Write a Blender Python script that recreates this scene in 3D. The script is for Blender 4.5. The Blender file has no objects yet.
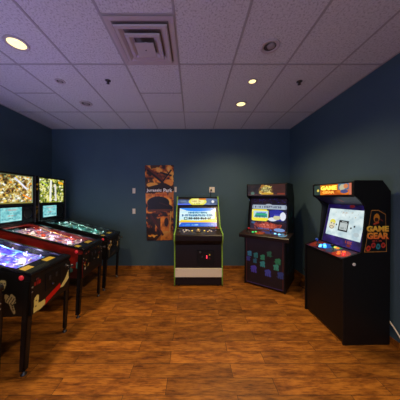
import bpy, bmesh, math, random
import numpy as np
from mathutils import Vector, Matrix
C = bpy.context.scene.collection
PI = math.pi
EYE = 1.53
BACK, LEFT, RIGHT, TOP, FRONT = 4.13, -3.007, 2.086, 2.985, -2.4

# ------------------------------------------------------------------ materials
def srgb(c):
    return tuple((x/12.92 if x <= .04045 else ((x+.055)/1.055)**2.4) for x in c)
def mat(name, col, rough=.5, metal=0.0, emit=None, es=1.0, coat=0.0, bump=None, spec=.5, vary=0.0):
    m = bpy.data.materials.new(name); m.use_nodes = True
    nt = m.node_tree; b = nt.nodes['Principled BSDF']
    b.inputs['Base Color'].default_value = (*col, 1)
    b.inputs['Roughness'].default_value = rough
    b.inputs['Metallic'].default_value = metal
    b.inputs['Coat Weight'].default_value = coat
    b.inputs['Specular IOR Level'].default_value = spec
    if emit:
        b.inputs['Emission Color'].default_value = (*emit, 1); b.inputs['Emission Strength'].default_value = es
    if bump or vary:
        tc = nt.nodes.new('ShaderNodeTexCoord')
        n = nt.nodes.new('ShaderNodeTexNoise'); n.inputs['Scale'].default_value = (bump or (40, 0))[0]
        n.inputs['Detail'].default_value = 4
        nt.links.new(tc.outputs['Object'], n.inputs['Vector'])
        if bump:
            bp = nt.nodes.new('ShaderNodeBump'); bp.inputs['Strength'].default_value = bump[1]; bp.inputs['Distance'].default_value = .002
            nt.links.new(n.outputs['Fac'], bp.inputs['Height']); nt.links.new(bp.outputs['Normal'], b.inputs['Normal'])
        if vary:
            mr = nt.nodes.new('ShaderNodeMapRange')
            mr.inputs['To Min'].default_value = max(.02, rough-vary); mr.inputs['To Max'].default_value = min(1, rough+vary)
            nt.links.new(n.outputs['Fac'], mr.inputs['Value']); nt.links.new(mr.outputs['Result'], b.inputs['Roughness'])
    return m
M = {}
M['black'] = mat('black_laminate', (.0055, .005, .0055), .45, spec=.28, bump=(300, .15), vary=.06)
M['black_gloss'] = mat('black_gloss', (.006, .006, .008), .22, spec=.35, vary=.05)
M['maroon'] = mat('dark_maroon_laminate', (.011, .005, .005), .42, spec=.28, vary=.06)
M['leg'] = mat('black_powder_coat', (.006, .006, .006), .42, spec=.35, bump=(400, .2))
M['steel'] = mat('brushed_steel', (.50, .48, .45), .32, 1.0, vary=.08)
M['dark_steel'] = mat('dark_steel', (.10, .10, .11), .35, .9, vary=.06)
M['silver'] = mat('dull_silver_panel', (.80, .70, .55), .45, .1, vary=.08)
M['red_side'] = mat('red_cabinet_paint', (.20, .014, .010), .38, vary=.06)
M['white'] = mat('white_plastic', (.75, .74, .70), .4, vary=.05)
M['cream'] = mat('cream_plate', (.85, .76, .60), .4, vary=.05)
M['rubber'] = mat('black_rubber', (.01, .01, .01), .7, bump=(200, .2))
M['green'] = mat('lime_edge_molding', (.26, .50, .06), .4, vary=.05)
M['yellow'] = mat('yellow_card', (.62, .46, .04), .5, vary=.05)
M['red'] = mat('red_plastic', (.60, .02, .03), .3, vary=.05)
M['flipred'] = mat('red_flipper_button', (.55, .02, .03), .3, emit=(1, .05, .08), es=.22, vary=.05)
M['dimred'] = mat('dark_red_button', (.14, .01, .012), .3, vary=.05)
M['blue'] = mat('blue_plastic', (.03, .10, .6), .3, vary=.05)
M['redlit'] = mat('lit_red_button', (.5, .02, .03), .3, emit=(1, .05, .06), es=.7, vary=.05)
M['redhot'] = mat('lit_red_coin_slot', (.5, .02, .03), .3, emit=(1, .04, .08), es=2.0, vary=.05)
M['greenlit'] = mat('lit_green_button', (.02, .4, .1), .3, emit=(.05, .8, .2), es=.9, vary=.05)
M['bluelit'] = mat('lit_blue_button', (.03, .2, .7), .3, emit=(.05, .45, 1), es=2.2, vary=.05)
M['cyanlit'] = mat('lit_cyan_button', (.1, .5, .8), .3, emit=(.25, .7, 1), es=1.6, vary=.05)
M['orangelit'] = mat('lit_orange_button', (.7, .15, .02), .3, emit=(1, .22, .03), es=.7, vary=.05)
M['yellowlit'] = mat('lit_yellow_button', (.7, .5, .05), .3, emit=(1, .7, .1), es=.7, vary=.05)
M['gold'] = mat('gold_ball', (.7, .5, .2), .25, .3, vary=.05)
M['metal_white'] = mat('white_painted_metal', (.55, .50, .53), .5, bump=(120, .1))
M['duct'] = mat('duct_shade', (.22, .20, .21), .8, bump=(60, .2))
M['shade_disc'] = mat('recess_shade', (.06, .05, .055), .7, bump=(60, .2))
M['vent_grey'] = mat('grey_vent_metal', (.34, .31, .33), .55, bump=(60, .2))  # plain mid grey metal, used for the unlit lamps
M['lamp'] = mat('lit_lamp_lens', (.9, .8, .5), .4, emit=(1.0, .82, .34), es=1.7, bump=(90, .2))
M['bulb'] = {}

def glass_mat(name, tint=(1, 1, 1)):
    m = bpy.data.materials.new(name); m.use_nodes = True; nt = m.node_tree
    nt.nodes.remove(nt.nodes['Principled BSDF'])
    out = nt.nodes['Material Output']
    t = nt.nodes.new('ShaderNodeBsdfTransparent'); t.inputs[0].default_value = (*tint, 1)
    g = nt.nodes.new('ShaderNodeBsdfGlossy'); g.inputs['Roughness'].default_value = .04
    f = nt.nodes.new('ShaderNodeFresnel'); f.inputs['IOR'].default_value = 1.3
    x = nt.nodes.new('ShaderNodeMixShader')
    ge = nt.nodes.new('ShaderNodeNewGeometry'); k = nt.nodes.new('ShaderNodeMath'); k.operation = 'MULTIPLY_ADD'; k.inputs[1].default_value = -1; k.inputs[2].default_value = 1
    nt.links.new(ge.outputs['Backfacing'], k.inputs[0])
    m2 = nt.nodes.new('ShaderNodeMath'); m2.operation = 'MULTIPLY'; nt.links.new(f.outputs[0], m2.inputs[0]); nt.links.new(k.outputs[0], m2.inputs[1])
    nt.links.new(m2.outputs[0], x.inputs[0]); nt.links.new(t.outputs[0], x.inputs[1]); nt.links.new(g.outputs[0], x.inputs[2])
    nt.links.new(x.outputs[0], out.inputs['Surface'])
    return m
M['glass'] = glass_mat('clear_glass')

def canvas_mat(name, emit=0.0, base=1.0, rough=.4):
    m = bpy.data.materials.new(name); m.use_nodes = True; nt = m.node_tree; b = nt.nodes['Principled BSDF']
    a = nt.nodes.new('ShaderNodeAttribute'); a.attribute_name = 'print'
    if base > 0: nt.links.new(a.outputs['Color'], b.inputs['Base Color'])
    else: b.inputs['Base Color'].default_value = (.01, .01, .01, 1)
    b.inputs['Roughness'].default_value = rough
    if emit:
        nt.links.new(a.outputs['Color'], b.inputs['Emission Color']); b.inputs['Emission Strength'].default_value = emit
    return m
M['print'] = canvas_mat('printed_art', 0, 1, .45)
M['screen'] = canvas_mat('backlit_screen', 1.0, 0, .25)
M['translite'] = canvas_mat('backlit_translite', 1.0, 0, .3)
M['field'] = canvas_mat('lit_playfield', .12, 1, .3)

def noise_ramp(nt, vec, scale, detail, stops, rough=.6):
    n = nt.nodes.new('ShaderNodeTexNoise'); n.inputs['Scale'].default_value = scale; n.inputs['Detail'].default_value = detail
    n.inputs['Roughness'].default_value = rough
    nt.links.new(vec, n.inputs['Vector'])
    r = nt.nodes.new('ShaderNodeValToRGB'); nt.links.new(n.outputs['Fac'], r.inputs[0])
    e = r.color_ramp.elements
    e[0].position, e[0].color = stops[0][0], (*stops[0][1], 1)
    e[1].position, e[1].color = stops[-1][0], (*stops[-1][1], 1)
    for p, c in stops[1:-1]:
        k = e.new(p); k.color = (*c, 1)
    return n, r

def wall_material():
    m = mat('teal_wall_paint', (.040, .066, .088), .75, spec=.3); nt = m.node_tree; b = nt.nodes['Principled BSDF']
    tc = nt.nodes.new('ShaderNodeTexCoord')
    n, r = noise_ramp(nt, tc.outputs['Object'], 1.3, 3, [(.3, (.058, .108, .148)), (.7, (.068, .126, .168))])
    nt.links.new(r.outputs[0], b.inputs['Base Color'])
    n2 = nt.nodes.new('ShaderNodeTexNoise'); n2.inputs['Scale'].default_value = 160; nt.links.new(tc.outputs['Object'], n2.inputs['Vector'])
    bp = nt.nodes.new('ShaderNodeBump'); bp.inputs['Strength'].default_value = .15; bp.inputs['Distance'].default_value = .002
    nt.links.new(n2.outputs['Fac'], bp.inputs['Height']); nt.links.new(bp.outputs[0], b.inputs['Normal'])
    return m
def ceiling_material():
    m = mat('fissured_ceiling_tile', (.4, .37, .38), .9, spec=.2); nt = m.node_tree; b = nt.nodes['Principled BSDF']
    tc = nt.nodes.new('ShaderNodeTexCoord')
    n, r = noise_ramp(nt, tc.outputs['Object'], 62, 3, [(.34, (.45, .46, .49)), (.46, (.67, .69, .73)), (.6, (.74, .76, .80))], .65)
    nt.links.new(r.outputs[0], b.inputs['Base Color'])
    bp = nt.nodes.new('ShaderNodeBump'); bp.inputs['Strength'].default_value = .5; bp.inputs['Distance'].default_value = .004
    nt.links.new(n.outputs['Fac'], bp.inputs['Height']); nt.links.new(bp.outputs[0], b.inputs['Normal'])
    return m
def floor_material():
    m = mat('wood_look_floor_tile', (.2, .07, .02), .38, spec=.35); nt = m.node_tree; b = nt.nodes['Principled BSDF']
    tc = nt.nodes.new('ShaderNodeTexCoord')
    mp = nt.nodes.new('ShaderNodeMapping'); mp.inputs['Location'].default_value = (.21, .0557, 0)
    nt.links.new(tc.outputs['Object'], mp.inputs['Vector'])
    br = nt.nodes.new('ShaderNodeTexBrick')
    br.offset = .37; br.offset_frequency = 2; br.squash = 1
    br.inputs['Scale'].default_value = 1; br.inputs['Brick Width'].default_value = .88; br.inputs['Row Height'].default_value = .1406
    br.inputs['Mortar Size'].default_value = .0024; br.inputs['Mortar Smooth'].default_value = .3; br.inputs['Bias'].default_value = 0
    br.inputs['Color1'].default_value = (.0, 0, 0, 1); br.inputs['Color2'].default_value = (1, 1, 1, 1); br.inputs['Mortar'].default_value = (.5, .5, .5, 1)
    nt.links.new(mp.outputs[0], br.inputs['Vector'])
    # per-plank shift of the grain
    mul = nt.nodes.new('ShaderNodeVectorMath'); mul.operation = 'MULTIPLY'; mul.inputs[1].default_value = (7, 13, 5)
    nt.links.new(br.outputs['Color'], mul.inputs[0])
    add = nt.nodes.new('ShaderNodeVectorMath'); add.operation = 'ADD'
    nt.links.new(tc.outputs['Object'], add.inputs[0]); nt.links.new(mul.outputs[0], add.inputs[1])
    st = nt.nodes.new('ShaderNodeVectorMath'); st.operation = 'MULTIPLY'; st.inputs[1].default_value = (1, 3.2, 1)
    nt.links.new(add.outputs[0], st.inputs[0])
    n, r = noise_ramp(nt, st.outputs[0], 5.0, 9, [(.30, (.13, .037, .006)), (.43, (.28, .090, .012)), (.55, (.43, .152, .020)), (.72, (.55, .212, .030))], .66)
    st2 = nt.nodes.new('ShaderNodeVectorMath'); st2.operation = 'MULTIPLY'; st2.inputs[1].default_value = (3, 30, 3)
    nt.links.new(add.outputs[0], st2.inputs[0])
    n2, r2 = noise_ramp(nt, st2.outputs[0], 3.2, 6, [(.36, (.50, .46, .42)), (.52, (1.0, 1.0, 1.0))], .65)
    mx = nt.nodes.new('ShaderNodeMix'); mx.data_type = 'RGBA'; mx.blend_type = 'MULTIPLY'; mx.inputs['Factor'].default_value = 1
    nt.links.new(r.outputs[0], mx.inputs['A']); nt.links.new(r2.outputs[0], mx.inputs['B'])
    tint = nt.nodes.new('ShaderNodeMapRange'); tint.inputs['To Min'].default_value = .66; tint.inputs['To Max'].default_value = 1.12
    nt.links.new(br.outputs['Color'], tint.inputs['Value'])
    mx2 = nt.nodes.new('ShaderNodeVectorMath'); mx2.operation = 'SCALE'
    nt.links.new(mx.outputs['Result'], mx2.inputs[0]); nt.links.new(tint.outputs[0], mx2.inputs['Scale'])
    mx3 = nt.nodes.new('ShaderNodeMix'); mx3.data_type = 'RGBA'
    nt.links.new(br.outputs['Fac'], mx3.inputs['Factor']); nt.links.new(mx2.outputs[0], mx3.inputs['A'])
    mx3.inputs['B'].default_value = (.055, .022, .008, 1)
    nt.links.new(mx3.outputs['Result'], b.inputs['Base Color'])
    rr = nt.nodes.new('ShaderNodeMapRange'); rr.inputs['To Min'].default_value = .34; rr.inputs['To Max'].default_value = .56
    nt.links.new(n2.outputs['Fac'], rr.inputs['Value']); nt.links.new(rr.outputs[0], b.inputs['Roughness'])
    hm = nt.nodes.new('ShaderNodeMath'); hm.operation = 'MULTIPLY_ADD'; hm.inputs[1].default_value = -1.2
    nt.links.new(br.outputs['Fac'], hm.inputs[0]); nt.links.new(n2.outputs['Fac'], hm.inputs[2])
    bp = nt.nodes.new('ShaderNodeBump'); bp.inputs['Strength'].default_value = .35; bp.inputs['Distance'].default_value = .003
    nt.links.new(hm.outputs[0], bp.inputs['Height']); nt.links.new(bp.outputs[0], b.inputs['Normal'])
    return m
M['wall'] = wall_material(); M['ceiling'] = ceiling_material(); M['floor'] = floor_material()
M['grid'] = mat('painted_ceiling_grid', (.42, .42, .45), .6, bump=(80, .1))

# ------------------------------------------------------------------ mesh helpers
class B:
    def __init__(s): s.bm = bmesh.new()
    def box(s, x0, x1, y0, y1, z0, z1, bev=0.0):
        v = [s.bm.verts.new((x, y, z)) for x in (x0, x1) for y in (y0, y1) for z in (z0, z1)]
        fs = [(0, 1, 3, 2), (4, 6, 7, 5), (0, 4, 5, 1), (2, 3, 7, 6), (0, 2, 6, 4), (1, 5, 7, 3)]
        f = [s.bm.faces.new([v[i] for i in q]) for q in fs]
        if bev:
            es = list({e for q in f for e in q.edges})
            bmesh.ops.bevel(s.bm, geom=es, offset=bev, segments=2, affect='EDGES', profile=.5)
        return s
    def hexa(s, bot, top):
        v = [s.bm.verts.new(p) for p in list(bot)+list(top)]
        n = len(bot)
        s.bm.faces.new(list(reversed(v[:n]))); s.bm.faces.new(v[n:])
        for i in range(n):
            j = (i+1) % n; s.bm.faces.new((v[i], v[j], v[n+j], v[n+i]))
        return s
    def prism(s, prof, x0, x1, bev=0.0):            # prof: (y, z) outline extruded along x
        a = [s.bm.verts.new((x0, y, z)) for y, z in prof]; b = [s.bm.verts.new((x1, y, z)) for y, z in prof]
        f0 = s.bm.faces.new(a); f1 = s.bm.faces.new(list(reversed(b)))
        n = len(prof)
        for i in range(n):
            j = (i+1) % n; s.bm.faces.new((a[j], a[i], b[i], b[j]))
        if bev:
            es = list(set(f0.edges) | set(f1.edges))
            bmesh.ops.bevel(s.bm, geom=es, offset=bev, segments=2, affect='EDGES', profile=.5)
        return s
    def lathe(s, prof, seg=20, c=(0, 0, 0), axis='z', mat4=None):  # prof: (r, h)
        Rm = Matrix.Identity(4)
        if axis == 'x': Rm = Matrix.Rotation(PI/2, 4, 'Y')
        if axis == '-x': Rm = Matrix.Rotation(-PI/2, 4, 'Y')
        if axis == '-y': Rm = Matrix.Rotation(PI/2, 4, 'X')
        if axis == '-z': Rm = Matrix.Rotation(PI, 4, 'X')
        T = Matrix.Translation(c) @ (mat4 if mat4 else Rm)
        rings = []
        for r, h in prof:
            if r < 1e-6: rings.append([s.bm.verts.new(T @ Vector((0, 0, h)))])
            else: rings.append([s.bm.verts.new(T @ Vector((r*math.cos(2*PI*i/seg), r*math.sin(2*PI*i/seg), h))) for i in range(seg)])
        for a, b in zip(rings, rings[1:]):
            for i in range(seg):
                j = (i+1) % seg
                if len(a) == 1 and len(b) == 1: continue
                if len(a) == 1: f = s.bm.faces.new((a[0], b[j], b[i]))
                elif len(b) == 1: f = s.bm.faces.new((a[i], a[j], b[0]))
                else: f = s.bm.faces.new((a[i], a[j], b[j], b[i]))
                f.smooth = True
        if len(rings[0]) > 1: s.bm.faces.new(list(reversed(rings[0])))
        if len(rings[-1]) > 1: s.bm.faces.new(rings[-1])
        return s
    def tube(s, pts, r, seg=8):
        pts = [Vector(p) for p in pts]; rings = []
        up = Vector((.123, .31, .94)).normalized()
        for i, p in enumerate(pts):
            d = (pts[min(i+1, len(pts)-1)] - pts[max(i-1, 0)]).normalized()
            a = d.cross(up)
            if a.length < 1e-3: a = d.cross(Vector((1, 0, 0)))
            a.normalize(); b = d.cross(a)
            rings.append([s.bm.verts.new(p + r*(math.cos(2*PI*k/seg)*a + math.sin(2*PI*k/seg)*b)) for k in range(seg)])
        for a, b in zip(rings, rings[1:]):
            for i in range(seg):
                j = (i+1) % seg; f = s.bm.faces.new((a[i], a[j], b[j], b[i])); f.smooth = True
        s.bm.faces.new(rings[0]); s.bm.faces.new(list(reversed(rings[-1])))
        return s
    def build(s, name, m, parent=None):
        bmesh.ops.recalc_face_normals(s.bm, faces=s.bm.faces)
        me = bpy.data.meshes.new(name); s.bm.to_mesh(me); s.bm.free()
        me.materials.append(m)
        o = bpy.data.objects.new(name, me); C.objects.link(o)
        if parent: o.parent = parent
        return o
def thing(name, label, cat, loc=(0, 0, 0), rotz=0, group=None):
    o = bpy.data.objects.new(name, None); o.empty_display_size = .1; C.objects.link(o)
    o.location = loc; o.rotation_euler = (0, 0, rotz)
    return tag(o, label, cat, group)
def tag(o, label, cat, group=None):
    o['label'] = label; o['category'] = cat
    if group: o['group'] = group
    return o
def struct(o): o['kind'] = 'structure'; return o
def label(o, t): o['label'] = t; return o

# ------------------------------------------------------------------ printed surfaces: a colour per grid point
class Canvas:
    def __init__(s, w, h, bg=(0, 0, 0)):
        s.w, s.h = w, h
        s.a = np.zeros((h, w, 3)); s.a[:] = bg
        s.U, s.V = np.meshgrid((np.arange(w)+.5)/w, (np.arange(h)+.5)/h)   # v up
    def put(s, mask, c, al=1.0):
        s.a[mask] = s.a[mask]*(1-al)+np.array(c)*al; return s
    def rect(s, x0, y0, x1, y1, c, al=1.0): return s.put((s.U >= x0) & (s.U <= x1) & (s.V >= y0) & (s.V <= y1), c, al)
    def ell(s, cx, cy, rx, ry, c, al=1.0): return s.put(((s.U-cx)/rx)**2+((s.V-cy)/ry)**2 <= 1, c, al)
    def ring(s, cx, cy, rx, ry, t, c):
        q = np.sqrt(((s.U-cx)/rx)**2+((s.V-cy)/ry)**2); return s.put(abs(q-1) < t, c)
    def line(s, x0, y0, x1, y1, w, c, al=1.0):
        ar = s.w/s.h; px, py = s.U*ar-x0*ar, s.V-y0; dx, dy = (x1-x0)*ar, y1-y0
        t = np.clip((px*dx+py*dy)/(dx*dx+dy*dy+1e-9), 0, 1)
        return s.put(np.hypot(px-t*dx, py-t*dy) < w, c, al)
    def poly(s, pts, c, al=1.0):
        ins = np.zeros(s.U.shape, bool); n = len(pts)
        for i in range(n):
            x0, y0 = pts[i]; x1, y1 = pts[(i+1) % n]
            cond = ((y0 > s.V) != (y1 > s.V))
            with np.errstate(divide='ignore', invalid='ignore'):
                xi = (x1-x0)*(s.V-y0)/((y1-y0) if y1 != y0 else 1e-9)+x0
            ins ^= cond & (s.U < xi)
        return s.put(ins, c, al)
    def noise(s, sx, sy, seed):
        r = np.random.RandomState(seed); out = np.zeros(s.U.shape); amp = 1.0; tot = 0
        for k in range(3):
            gx, gy = int(sx*2**k)+2, int(sy*2**k)+2
            g = r.rand(gy+1, gx+1); x = s.U*(gx-1); y = s.V*(gy-1)
            xi, yi = x.astype(int), y.astype(int); fx, fy = x-xi, y-yi; fx = fx*fx*(3-2*fx); fy = fy*fy*(3-2*fy)
            out += amp*((g[yi, xi]*(1-fx)+g[yi, xi+1]*fx)*(1-fy)+(g[yi+1, xi]*(1-fx)+g[yi+1, xi+1]*fx)*fy); tot += amp; amp *= .6
        out /= tot
        return (out-out.min())/(out.max()-out.min())
    def mottle(s, sx, sy, seed, stops):
        n = s.noise(sx, sy, seed); P = [p for p, _ in stops]
        s.a = np.stack([np.interp(n, P, [c[i] for _, c in stops]) for i in range(3)], -1); return s
    def spatter(s, k, seed, cols, rmin, rmax, box=(0, 0, 1, 1), stretch=1.0):
        r = random.Random(seed); ar = s.w/s.h
        for _ in range(k):
            x = r.uniform(box[0], box[2]); y = r.uniform(box[1], box[3]); q = r.uniform(rmin, rmax)
            if r.random() < .45: s.ell(x, y, q/ar*stretch, q*r.uniform(.5, 1), r.choice(cols))
            else:
                a = r.uniform(0, 2*PI); s.line(x, y, x+2*q*math.cos(a)/ar, y+2*q*math.sin(a), q*.3, r.choice(cols))
        return s
    def words(s, x0, y0, x1, y1, c, seed=0, n=None):    # strokes the size of lettering, for writing too small to read
        r = random.Random(seed); x = x0; h = y1-y0; cw = h*.75*s.h/s.w
        while x < x1-cw*.5:
            if r.random() < .14: x += cw*.8; continue
            s.rect(x, y0, x+cw*.28, y1, c)
            if r.random() < .6: s.rect(x, y1-h*.28, x+cw*.75, y1, c)
            if r.random() < .6: s.rect(x, y0, x+cw*.75, y0+h*.25, c)
            if r.random() < .5: s.rect(x+cw*.5, y0, x+cw*.75, y1, c)
            x += cw
        return s
    def panel(s, name, corners, m, parent=None, thick=.002, wave=None):
        p00, p10, p01, p11 = [np.array(p, float) for p in corners]      # v up, u right
        nu = np.linspace(0, 1, s.w); nv = np.linspace(0, 1, s.h)
        U, V = np.meshgrid(nu, nv); U = U[..., None]; V = V[..., None]
        P = (p00*(1-U)+p10*U)*(1-V)+(p01*(1-U)+p11*U)*V
        if wave: P = P+wave(U, V)
        idx = np.arange(s.w*s.h).reshape(s.h, s.w)
        F = np.stack([idx[:-1, :-1], idx[:-1, 1:], idx[1:, 1:], idx[1:, :-1]], -1).reshape(-1, 4)
        me = bpy.data.meshes.new(name); me.from_pydata(P.reshape(-1, 3).tolist(), [], F.tolist())
        at = me.color_attributes.new('print', 'FLOAT_COLOR', 'POINT')
        a = np.clip(s.a, 0, 1); lin = np.where(a <= .04045, a/12.92, ((a+.055)/1.055)**2.4)
        at.data.foreach_set('color', np.concatenate([lin, np.ones((s.h, s.w, 1))], -1).reshape(-1).astype(np.float32))
        me.materials.append(m); me.update()
        o = bpy.data.objects.new(name, me); C.objects.link(o)
        if parent: o.parent = parent
        sd = o.modifiers.new('thickness', 'SOLIDIFY'); sd.thickness = thick; sd.offset = -1
        return o
def lettering(name, text, m, origin, udir, vdir, width, height, parent, depth=.0015, bold=.012):
    cu = bpy.data.curves.new(name, 'FONT'); cu.body = text; cu.extrude = .02; cu.offset = bold; cu.resolution_u = 3
    t = bpy.data.objects.new(name, cu); C.objects.link(t); bpy.context.view_layer.update()
    me = bpy.data.meshes.new_from_object(t.evaluated_get(bpy.context.evaluated_depsgraph_get()))
    bpy.data.objects.remove(t); bpy.data.curves.remove(cu)
    n = len(me.vertices); co = np.empty(n*3); me.vertices.foreach_get('co', co); co = co.reshape(-1, 3)
    lo, hi = co.min(0), co.max(0); q = (co-lo)/(hi-lo)
    u = np.array(udir, float); v = np.array(vdir, float); w = np.cross(u, v)
    P = np.array(origin)+q[:, :1]*u*width+q[:, 1:2]*v*height+q[:, 2:]*w*depth
    me.vertices.foreach_set('co', P.reshape(-1)); me.update(); me.materials.clear(); me.materials.append(m); me.name = name
    o = bpy.data.objects.new(name, me); C.objects.link(o); o.parent = parent
    return o
def point(parent, loc, e, col, r=.02):
    l = bpy.data.lights.new('bulb_light', 'POINT'); l.energy = e; l.color = col; l.shadow_soft_size = r
    o = bpy.data.objects.new('bulb_light', l); C.objects.link(o); o.location = loc; o.parent = parent; return o

# ------------------------------------------------------------------ the room
struct(B().box(LEFT-.1, RIGHT+.1, FRONT, BACK+.1, -.1, 0).build('floor', M['floor']))
struct(B().box(LEFT-.1, RIGHT+.1, FRONT, BACK+.1, TOP, TOP+.1).build('ceiling', M['ceiling']))
struct(B().box(LEFT, RIGHT, BACK, BACK+.1, 0, TOP).build('wall_back', M['wall']))
struct(B().box(LEFT-.1, LEFT, FRONT, BACK+.1, 0, TOP).build('wall_left', M['wall']))
struct(B().box(RIGHT, RIGHT+.1, FRONT, BACK+.1, 0, TOP).build('wall_right', M['wall']))
struct(B().box(LEFT+.012, RIGHT-.012, BACK-.012, BACK, 0, .062, .003).build('baseboard_back', M['floor']))
struct(B().box(RIGHT-.012, RIGHT, FRONT, BACK, 0, .062, .003).build('baseboard_right', M['floor']))
struct(B().box(LEFT, LEFT+.012, FRONT, BACK, 0, .062, .003).build('baseboard_left', M['floor']))
g = B(); tw = .010; zb, zt = TOP-.004, TOP
runners = [-.148+.5885*k for k in range(-4, 4)]
for x in runners: g.box(x-tw, x+tw, FRONT, BACK, zb, zt)
bays = [LEFT]+runners+[RIGHT]
for i in range(len(bays)-1):
    a, b = bays[i], bays[i+1]
    ys = [3.30, 2.113, .926, -.261, -1.448]
    mid = .5*(a+b)
    if -.73 < mid < -.15: ys += [2.70, 1.534]
    if mid < -2.2 and mid > -2.55: ys += [2.70]
    for y in ys: g.box(a+tw, b-tw, y-tw, y+tw, zb, zt)
struct(g.build('trim_1', M['grid']))
g = B()                                   # wall angle round the ceiling
g.box(LEFT, RIGHT, BACK-.02, BACK, TOP-.004, TOP); g.box(LEFT, LEFT+.02, FRONT, BACK-.02, TOP-.004, TOP); g.box(RIGHT-.02, RIGHT, FRONT, BACK-.02, TOP-.004, TOP)
struct(g.build('trim_2', M['grid']))

# ------------------------------------------------------------------ ceiling fittings
def sqring(b, cx, cy, a_out, z_out, a_in, z_in, th=.003):
    def q(a, z): return [(cx-a, cy-a, z), (cx+a, cy-a, z), (cx+a, cy+a, z), (cx-a, cy+a, z)]
    o, i, o2, i2 = [[b.bm.verts.new(p) for p in q(a, z)] for a, z in ((a_out, z_out), (a_in, z_in), (a_out, z_out+th), (a_in, z_in+th))]
    for k in range(4):
        j = (k+1) % 4
        b.bm.faces.new((o[k], o[j], i[j], i[k])); b.bm.faces.new((o2[k], i2[k], i2[j], o2[j]))
        b.bm.faces.new((o[k], o2[k], o2[j], o[j])); b.bm.faces.new((i[k], i[j], i2[j], i2[k]))
vx, vy = -.4385, 1.8235
v = thing('air_vent', 'square stepped white air diffuser set in the ceiling grid', 'vent', (0, 0, 0))
B().box(vx-.28, vx+.28, vy-.275, vy+.275, TOP-.006, TOP-.001).build('duct_shade_plate', M['duct'], v)  # flat plate coloured dark for the shade up inside the duct
b = B(); sqring(b, vx, vy, .284, TOP-.012, .262, TOP-.012); sqring(b, vx, vy, .262, TOP-.012, .238, TOP-.007); b.build('frame', M['metal_white'], v)
for a, z in ((.220, TOP-.036), (.148, TOP-.050)):
    b = B(); sqring(b, vx, vy, a, z, a-.024, z+.001); sqring(b, vx, vy, a-.024, z+.001, a-.058, z+.026); sqring(b, vx, vy, a, z, a+.006, z+.010); b.build('louver', M['metal_white'], v)
B().box(vx-.086, vx+.086, vy-.086, vy+.086, TOP-.070, TOP-.064, .002).lathe([(.03, 0), (.03, .05)], 12, (vx, vy, TOP-.064)).build('center_plate', M['metal_white'], v)
B().lathe([(.0, 0), (.006, 0), (.006, .003), (0, .004)], 10, (vx, vy, TOP-.070), '-z').build('screw', M['dark_steel'], v)

def downlight(x, y, r, lit, lab, energy=0, group=None):
    t = thing('ceiling_light', lab, 'ceiling light', (x, y, TOP), 0, group)
    B().lathe([((r*.84 if lit else r*.72), .002), ((r*.84 if lit else r*.72), .010), (r*1.0, .014), (r*1.10, .010), (r*1.12, .002)], 28, (0, 0, 0), '-z').build('trim_ring', M['metal_white'], t)
    if lit:
        label(B().lathe([(r*.83, .003), (r*.83, .006), (r*.5, .009), (0, .010)], 24, (0, 0, 0), '-z').build('lens', M['lamp'], t), 'glowing warm lens')
        l = bpy.data.lights.new('lamp_light', 'SPOT'); l.energy = energy; l.color = (1, .74, .40); l.spot_size = math.radians(146); l.spot_blend = .9; l.shadow_soft_size = r*.8
        lo = bpy.data.objects.new('lamp_light', l); C.objects.link(lo); lo.location = (0, 0, -.03); lo.parent = t
    else:
        B().lathe([(r*.83, .003), (r*.83, .005), (0, .005)], 24, (0, 0, 0), '-z').build('shade_disc', M['shade_disc'], t)  # flat disc, the shade of the recess put into its dark colour
        B().lathe([(0, .005), (r*.50, .005), (r*.46, .014), (r*.30, .020), (0, .022)], 20, (r*.12, -r*.1, 0), '-z').build('unlit_lamp', M['vent_grey'], t)
    return t
EN = 102
downlight(-1.66, 1.823, .088, True, 'lit recessed ceiling light at the upper left, the largest one', EN)
downlight(-1.66, 2.42, .052, False, 'small unlit recessed ceiling light on the left, nearer of two', 0)
downlight(-1.655, 3.00, .082, False, 'unlit recessed ceiling light above the poster side, farther left one', 0)
downlight(.746, 1.86, .080, False, 'unlit recessed ceiling light right of the air vent', 0)
downlight(.75, 2.42, .052, True, 'small lit ceiling light, nearer of the two glowing ones right of centre', EN*.6)
downlight(.755, 3.01, .078, True, 'lit ceiling light above the right arcade machines, farther of the glowing pair', EN)
for x, y in ((-1.66, .45), (.75, .45), (-1.66, -1.1), (.75, -1.1)):
    downlight(x, y, .085, True, 'lit recessed ceiling light behind the viewpoint', EN*.9, 'ceiling lights behind the viewpoint')
def sprinkler(x, y, lab):
    t = thing('fire_sprinkler', lab, 'sprinkler', (x, y, TOP))
    B().lathe([(.034, .001), (.033, .006), (.014, .012), (.012, .022), (0, .022)], 16, (0, 0, 0), '-z').build('escutcheon', M['dark_steel'], t)
    B().tube([(-.01, 0, -.02), (-.015, 0, -.028), (-.004, 0, -.037)], .003).tube([(.01, 0, -.02), (.015, 0, -.028), (.004, 0, -.037)], .003).build('frame', M['dark_steel'], t)
    B().lathe([(.0, .036), (.020, .037), (.020, .040), (0, .041)], 14, (0, 0, 0), '-z').build('deflector', M['dark_steel'], t)
sprinkler(-1.055, 2.41, 'small dark fire sprinkler on the left, just beyond the air vent')
sprinkler(1.345, 2.43, 'small dark fire sprinkler near the right wall')

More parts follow.
